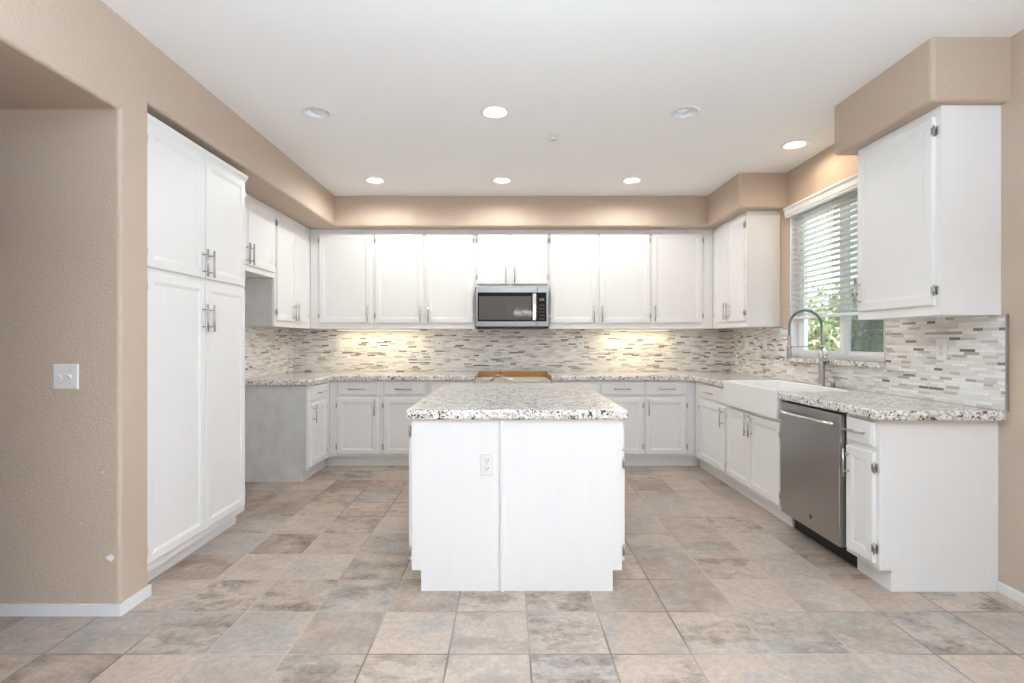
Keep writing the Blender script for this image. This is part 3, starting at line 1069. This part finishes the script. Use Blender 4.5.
# round emblem near the foot of the door
b = B()
ring = [(W * 0.57 + 0.0135 * math.cos(a), -0.0352, 0.195 + 0.0135 * math.sin(a)) for a in [2 * PI * k / 24 for k in range(25)]]
b.tube(ring, 0.0011, 6)
b.tube([(W * 0.57 + 0.005 * math.cos(a) - 0.002, -0.0355, 0.195 + 0.008 * math.sin(a)) for a in [0.6 + 1.5 * PI * k / 14 for k in range(15)]], 0.001, 6)
b.tube([(W * 0.57 + 0.002 + 0.006 * k / 8, -0.0355, 0.195 + 0.006 * math.sin(k)) for k in range(9)], 0.0009, 6)
b.out('emblem', 'slot', dd)

# ------------------------------------------------------------------ microwave
MX0, MX1, MYF = -0.336, 0.420, 5.352
mw = thing('microwave_oven', 'stainless steel over-the-range microwave under the short cabinet', 'microwave', ((MX0 + MX1) / 2, MYF, 1.39))
mo = ((MX0 + MX1) / 2, MYF, 1.39)
def mr(b, name, mat, parent=mw): return rel(b, mo).out(name, mat, parent)
mr(B().box(MX0, MX1, MYF + 0.03, 5.739, 1.405, 1.813), 'body', 'bright_steel')
mr(B().box(MX0 + 0.004, MX1 - 0.004, MYF + 0.012, 5.735, 1.388, 1.4048), 'vent_base', 'blackplastic')
xs = MX0 + 0.636
b = B()
# door frame: steel rim with a recessed dark field
b.panel(MX0, xs, 1.405, 1.813, [(0, 0), (0, 0.026), (0.003, 0.029)], MYF + 0.0298)
md_ = mr(b, 'door', 'bright_steel')
mr(B().box(MX0 + 0.022, xs - 0.001, MYF - 0.0012, MYF + 0.0004, 1.457, 1.757), 'window_surround', 'black', md_)
mr(B().box(MX0 + 0.036, xs - 0.058, MYF - 0.0022, MYF - 0.0013, 1.475, 1.718), 'window', 'mesh_window', md_)
b = B()
b.box(xs - 0.048, xs - 0.008, MYF - 0.034, MYF - 0.022, 1.465, 1.745, 0.005, 2)
b.box(xs - 0.036, xs - 0.020, MYF - 0.024, MYF - 0.0013, 1.475, 1.495)
b.box(xs - 0.036, xs - 0.020, MYF - 0.024, MYF - 0.0013, 1.715, 1.735)
mr(b, 'handle', 'chrome', md_)
b = B().panel(xs + 0.002, MX1, 1.405, 1.813, [(0, 0), (0, 0.026), (0.003, 0.029)], MYF + 0.0298)
cp = mr(b, 'control_panel', 'bright_steel')
mr(B().box(xs + 0.002, MX1 - 0.022, MYF - 0.0012, MYF + 0.0004, 1.457, 1.757), 'keypad', 'black', cp)
b = B()
for dx in (0, 0.012, 0.028, 0.040):
    x_ = xs + 0.024 + dx
    for zz in (1.672, 1.682, 1.692):
        b.box(x_, x_ + 0.008, MYF - 0.0022, MYF - 0.0013, zz, zz + 0.002)
    b.box(x_, x_ + 0.0018, MYF - 0.0022, MYF - 0.0013, 1.672, 1.694)
    b.box(x_ + 0.0062, x_ + 0.008, MYF - 0.0022, MYF - 0.0013, 1.672, 1.694)
mr(b, 'display', 'digits', cp)
for r_ in range(5):
    for c_ in range(3):
        mr(B().box(xs + 0.022 + c_ * 0.020, xs + 0.035 + c_ * 0.020, MYF - 0.0022, MYF - 0.0013, 1.475 + r_ * 0.035, 1.493 + r_ * 0.035), 'button', 'button', cp)

# ------------------------------------------------------------------ cardboard box in the range opening
CX0, CX1, CY0, CY1 = -0.322, 0.427, 5.06, 5.66
cbx = thing('cardboard_box', 'open brown cardboard box with pale packing in the gap between counters', 'cardboard box', (0.0525, 5.36, 0))
co = (0.0525, 5.36, 0)
def cr_(b, name, mat): return rel(b, co).out(name, mat, cbx)
def jag(x0, x1, zt, amp, n, seed):
    rnd = random.Random(seed)
    return [(x0 + (x1 - x0) * k / n, zt + amp * (rnd.random() - 0.5)) for k in range(n + 1)]
b = B()
b.box(CX0 + 0.003, CX1 - 0.003, CY1 - 0.006, CY1, 0.005, 0.925)
cr_(b, 'back_wall', 'cardboard')
for x0 in (CX0, CX1 - 0.006):
    b = B()
    b.prism([(CY0, 0.005), (CY0, 0.872), (CY0 + 0.12, 0.876), (CY0 + 0.22, 0.90), (CY1 - 0.007, 0.925), (CY1 - 0.007, 0.005)], x0, x0 + 0.006, 'x')
    cr_(b, 'side_wall', 'cardboard')
b = B()
b.prism([(CX0 + 0.007, 0.005), (CX1 - 0.007, 0.005), (CX1 - 0.007, 0.868), (CX1 - 0.05, 0.884), (CX1 - 0.12, 0.872), (CX1 - 0.16, 0.858), (CX1 - 0.3, 0.852), (CX0 + 0.36, 0.866), (CX0 + 0.29, 0.895),
         (CX0 + 0.26, 0.906), (CX0 + 0.20, 0.904), (CX0 + 0.18, 0.862), (CX0 + 0.10, 0.872), (CX0 + 0.05, 0.895), (CX0 + 0.02, 0.90), (CX0 + 0.007, 0.88)], CY0, CY0 + 0.004, 'y')
cr_(b, 'front_flap', 'liner')
cr_(B().box(CX0 + 0.012, CX1 - 0.012, CY0 + 0.01, CY1 - 0.01, 0.60, 0.865, 0.004), 'packing_liner', 'liner')
# crumpled film
b = B()
bm = b.bm
rnd = random.Random(3)
def film(u, v):
    x = CX0 + 0.13 + 0.24 * u
    y = CY0 + 0.008 + 0.26 * v
    hgt = 0.872 + 0.050 * math.exp(-((u - 0.42) / 0.28) ** 2) * (0.5 + 0.5 * math.cos(v * 2.2)) + rnd.random() * 0.005
    return x, y, hgt
G = [[bm.verts.new(film(i / 14, j / 10)) for i in range(15)] for j in range(11)]
for j in range(10):
    for i in range(14):
        fc = bm.faces.new((G[j][i], G[j][i + 1], G[j + 1][i + 1], G[j + 1][i])); fc.smooth = True
g = cr_(b, 'plastic_film', 'film')
g.modifiers.new('thick', 'SOLIDIFY').thickness = 0.0015
cr_(B().box(CX0 + 0.235, CX0 + 0.247, CY1 - 0.0085, CY1 - 0.0062, 0.70, 0.926), 'seam_tape', 'card_dark')

# ------------------------------------------------------------------ wall plates
def plate(name, label, cat, loc, rz, kind, w=0.072, h=0.116, group=None):
    r = thing(name, label, cat, loc, rz, group)
    B().panel(-w / 2, w / 2, -h / 2, h / 2, [(0, 0), (0, 0.003), (0.004, 0.006)]).out('cover_plate', 'plastic', r)
    if kind == 'duplex':
        for s_ in (-1, 1):
            zc_ = s_ * 0.0205
            rc = B()
            rc.panel(-0.0165, 0.0165, zc_ - 0.0145, zc_ + 0.0145, [(0, 0), (0, 0.0012), (0.002, 0.002)], -0.006)
            q = rc.out('receptacle', 'plastic', r)
            sl = B()
            sl.box(-0.0075, -0.0055, -0.0088, -0.008, zc_ + 0.000, zc_ + 0.008)
            sl.box(0.0055, 0.0075, -0.0088, -0.008, zc_ + 0.000, zc_ + 0.008)
            sl.cyl((0, -0.0088, zc_ - 0.006), (0, -0.008, zc_ - 0.006), 0.0028, n=10)
            sl.out('slot', 'slot', q)
        B().cyl((0, -0.0075, 0), (0, -0.006, 0), 0.003, n=10).out('screw', 'chrome', r)
    elif kind == 'decora':
        q = B().panel(-0.0165, 0.0165, -0.033, 0.033, [(0, 0), (0, 0.001), (0.0015, 0.002)], -0.006).out('rocker', 'plastic', r)
    elif kind == 'gfci':
        q = B().panel(-0.0165, 0.0165, -0.033, 0.033, [(0, 0), (0, 0.001), (0.0015, 0.002)], -0.006).out('receptacle', 'plastic', r)
        B().box(-0.006, 0.006, -0.0095, -0.008, -0.006, 0.006).out('test_button', 'slot', q)
    elif kind == 'toggles':
        for s_ in (-1, 1):
            B().box(s_ * 0.023 - 0.005, s_ * 0.023 + 0.005, -0.0072, -0.006, -0.012, 0.012).out('toggle_slot', 'plastic', r)
            t_ = B()
            t_.prism([(-0.0065, -0.004), (-0.0065, 0.006), (-0.022, 0.012), (-0.024, 0.007)], s_ * 0.023 - 0.0035, s_ * 0.023 + 0.0035, 'x')
            t_.out('toggle', 'plastic', r)
            sc_ = B()
            for q_ in (-1, 1):
                sc_.cyl((s_ * 0.023, -0.0072, q_ * 0.030), (s_ * 0.023, -0.006, q_ * 0.030), 0.003, n=10)
            sc_.out('screw', 'unlit', r)
    return r

plate('light_switch', 'white double toggle switch plate on the brown hall wall', 'light switch', (-2.022, YH - 0.0003, 1.092), 0, 'toggles', 0.115, 0.115)
plate('power_outlet', 'white duplex outlet on the end panel of the island', 'outlet', (-0.1045, IY0 - 0.0003, 0.638), 0, 'duplex')
zb_ = 1.228
Yw = 5.7408
plate('light_switch', 'cream rocker plate on the back wall tiles, farthest left of its plates', 'light switch', ((339 - 508) * Yw / 518, Yw, zb_), 0, 'decora')
plate('power_outlet', 'outlet with dark test button on back wall tiles left of the microwave', 'outlet', ((439 - 508) * Yw / 518, Yw, zb_), 0, 'gfci')
plate('power_outlet', 'outlet with dark test button on back wall tiles right of the microwave', 'outlet', ((580.5 - 508) * Yw / 518, Yw, zb_), 0, 'gfci')
plate('power_outlet', 'white plate on the window wall tiles beside the right back corner', 'outlet', (XR - 0.0093, (XR - .01) * 518 / 239, 1.228), -PI / 2, 'decora')
plate('light_switch', 'white plate on the window wall tiles next to the faucet side of the window', 'light switch', (XR - 0.0093, (XR - .01) * 518 / 257, 1.228), -PI / 2, 'decora')
plate('power_outlet', 'white duplex outlet on the tiles under the near right wall cabinet', 'outlet', (XR - 0.0093, (XR - .01) * 518 / 434, 1.205), -PI / 2, 'duplex')

# ------------------------------------------------------------------ ceiling fixtures
LAB = ['unlit recessed ceiling light, near row, toward the pantry', 'lit recessed ceiling light, near row, above the island front',
       'unlit recessed ceiling light, near row, toward the window', 'lit recessed ceiling light, far row, toward the left soffit',
       'lit recessed ceiling light, middle of the far row, in front of the microwave', 'lit recessed ceiling light, far row, toward the right corner',
       'lit recessed ceiling light above the sink by the window']
for (cx, cy, lit), lab in zip(CANS, LAB):
    r = thing('recessed_light', lab, 'ceiling light', (cx, cy, ZC), 0, 'recessed ceiling lights')
    B().lathe([(0.076, 0.002), (0.077, -0.004), (0.084, -0.0055), (0.094, -0.003), (0.096, 0.0), (0.0965, 0.0)], (0, 0, -0.0005), 40).out('trim_ring', 'vinyl', r)
    if lit:
        B().lathe([(0.076, -0.002), (0.068, 0.012), (0.060, 0.022)], (0, 0, 0), 40).out('baffle', 'vinyl', r)
        B().lathe([(0.0, 0.008), (0.03, 0.009), (0.052, 0.013), (0.060, 0.021)], (0, 0, 0), 40).out('lens', 'lens', r)
        warm = cy > 3.5
        l = lamp('downlight', 'SPOT', (cx, cy, ZC - 0.012), (0, 0, 0), CAN_W * (3.2 if warm else 2.5) * (0.45 if cx > 2 else 1), (1, 0.78, 0.55) if cx > 2 else ((1, 0.99, 0.945) if warm else (0.97, 1, 1)), 0.05, spot=math.radians(172))
    else:
        B().lathe([(0.076, -0.002), (0.070, 0.03), (0.064, 0.07)], (0, 0, 0), 40).out('baffle', 'vinyl', r)
        b = B().lathe([(0.0, 0.03), (0.03, 0.026), (0.042, 0.018), (0.052, 0.0), (0.055, 0.02), (0.052, 0.05), (0.0, 0.055)], (0, 0, 0), 32)
        b.xf(Matrix.Translation((0, 0.006, 0.028)) @ Matrix.Rotation(math.radians(-22), 4, 'X'))
        b.out('swivel_eyeball', 'vinyl', r)
        B().lathe([(0.0, 0.07), (0.064, 0.07)], (0, 0, 0), 32).out('housing_top', 'unlit', r)
r = thing('fire_sprinkler', 'small white round sprinkler cap on the ceiling above the island', 'fire sprinkler', (0.333, 3.75, ZC))
B().lathe([(0.0, -0.002), (0.03, -0.002), (0.036, 0.0)], (0, 0, 0), 28).out('escutcheon', 'vinyl', r)
B().lathe([(0.0, -0.026), (0.024, -0.026), (0.029, -0.022), (0.029, -0.018), (0.010, -0.018), (0.010, -0.002)], (0, 0, 0), 28).out('cap', 'plastic', r)

# lamp of the dining area behind the camera; it shows as a reflection in the microwave door
chx, chy, chz = 0.42, -2.0, 1.86
ch = thing('chandelier', 'glowing globe chandelier reflected in the dark microwave door', 'chandelier', (chx, chy, ZC))
B().lathe([(0, 0), (0.06, 0), (0.05, -0.02), (0.0, -0.02)], (0, 0, 0), 20).out('canopy', 'slot', ch)
B().cyl((0, 0, -0.02), (0, 0, chz - ZC + 0.02), 0.008).out('stem', 'slot', ch)
B().lathe([(0, 0.12), (0.05, 0.10), (0.02, 0.05), (0.05, 0.0), (0.0, -0.04)], (0, 0, chz - ZC + 0.02), 18).out('hub', 'slot', ch)
for k in range(5):
    a = 2 * PI * k / 5 + 0.3
    ax, ay = math.cos(a), math.sin(a)
    B().tube([(ax * r_, ay * r_, chz - ZC + z_) for r_, z_ in ((0.02, 0.05), (0.10, -0.03), (0.19, -0.03), (0.23, 0.03))], 0.007, 8).out('arm', 'slot', ch)
    B().lathe([(0.02, 0.03), (0.05, 0.05), (0.062, 0.09), (0.05, 0.13), (0.035, 0.14)], (ax * 0.23, ay * 0.23, chz - ZC), 20).out('shade', 'lens', ch)

# under-cabinet light bars
for x0, x1, lab, p in ((-1.85, -0.95, 'warm light bar under the wall cabinets left of the microwave', 2.4), (1.02, 1.75, 'warm light bar under the wall cabinets right of the microwave', 2.2)):
    r = thing('undercabinet_light', lab, 'light', ((x0 + x1) / 2, 5.60, 1.384))
    hw = (x1 - x0) / 2
    B().box(-hw, hw, -0.03, 0.03, -0.014, 0, 0.002).out('housing', 'vinyl', r)
    B().box(-hw + 0.02, hw - 0.02, -0.02, 0.02, -0.0165, -0.0142).out('diffuser', 'led', r)
    l = lamp('undercabinet_glow', 'AREA', ((x0 + x1) / 2, 5.60, 1.384 - 0.018), (0, 0, 0), p, (1, 0.80, 0.50), x1 - x0 - 0.05, 0.03)

# ------------------------------------------------------------------ garden outside the window
struct(B().box(XR + 0.15, 14, -2, 16, -0.3, -0.2), 'ground_garden', 'ground')
tag(B().box(6.2, 6.4, -1, 15, -0.2, 1.75).out('garden_wall', 'stucco'), 'low tan stucco garden wall beyond the sink window', 'wall')
def shrub(name, label, cat, c, rx, ry, rz_, n, mat, seed, group=None):
    rnd = random.Random(seed)
    r = thing(name, label, cat, (c[0], c[1], -0.2), 0, group)
    b = B(); bm = b.bm
    for k in range(n):
        th, ph = rnd.random() * 2 * PI, math.acos(2 * rnd.random() - 1)
        q = 0.62 + 0.4 * rnd.random() + 0.12 * math.sin(5 * th + seed) * math.sin(4 * ph)
        p = Vector((rx * q * math.sin(ph) * math.cos(th), ry * q * math.sin(ph) * math.sin(th), c[2] + 0.2 + rz_ * q * math.cos(ph)))
        s = 0.05 + 0.05 * rnd.random()
        ax = Vector((rnd.random() - .5, rnd.random() - .5, rnd.random() - .5)).normalized()
        u = ax.orthogonal().normalized() * s
        v = ax.cross(u).normalized() * s * 0.5
        vs = [bm.verts.new(p + d_) for d_ in (-u, -u * 0.2 + v, u, -u * 0.2 - v)]
        bm.faces.new(vs)
    b.out('foliage', mat, r, recalc=False)
    t = B()
    t.tube([(0, 0, 0), (0.03, 0.02, (c[2] + 0.2) * 0.5), (0, 0, c[2] + 0.2)], 0.05, 8)
    for k in range(5):
        a = 2 * PI * k / 5
        t.tube([(0, 0, (c[2] + 0.2) * 0.6), (rx * 0.4 * math.cos(a), ry * 0.4 * math.sin(a), c[2] + 0.2)], 0.02, 6)
    t.out('stem', 'bark', r)
    return r
shrub('garden_shrub', 'yellow-green shrub seen through the far sash of the window', 'shrub', (5.2, 8.3, 1.15), 0.8, 0.9, 1.0, 2000, 'leaf', 1)
shrub('garden_shrub', 'pale green bush behind the blind slats at the window', 'shrub', (5.0, 6.3, 1.35), 0.75, 0.9, 1.2, 2400, 'leaf', 2)
shrub('garden_hedge', 'dark green hedge seen through the near sash of the window', 'hedge', (3.9, 4.9, 0.75), 0.55, 0.75, 1.0, 5200, 'hedge', 3)
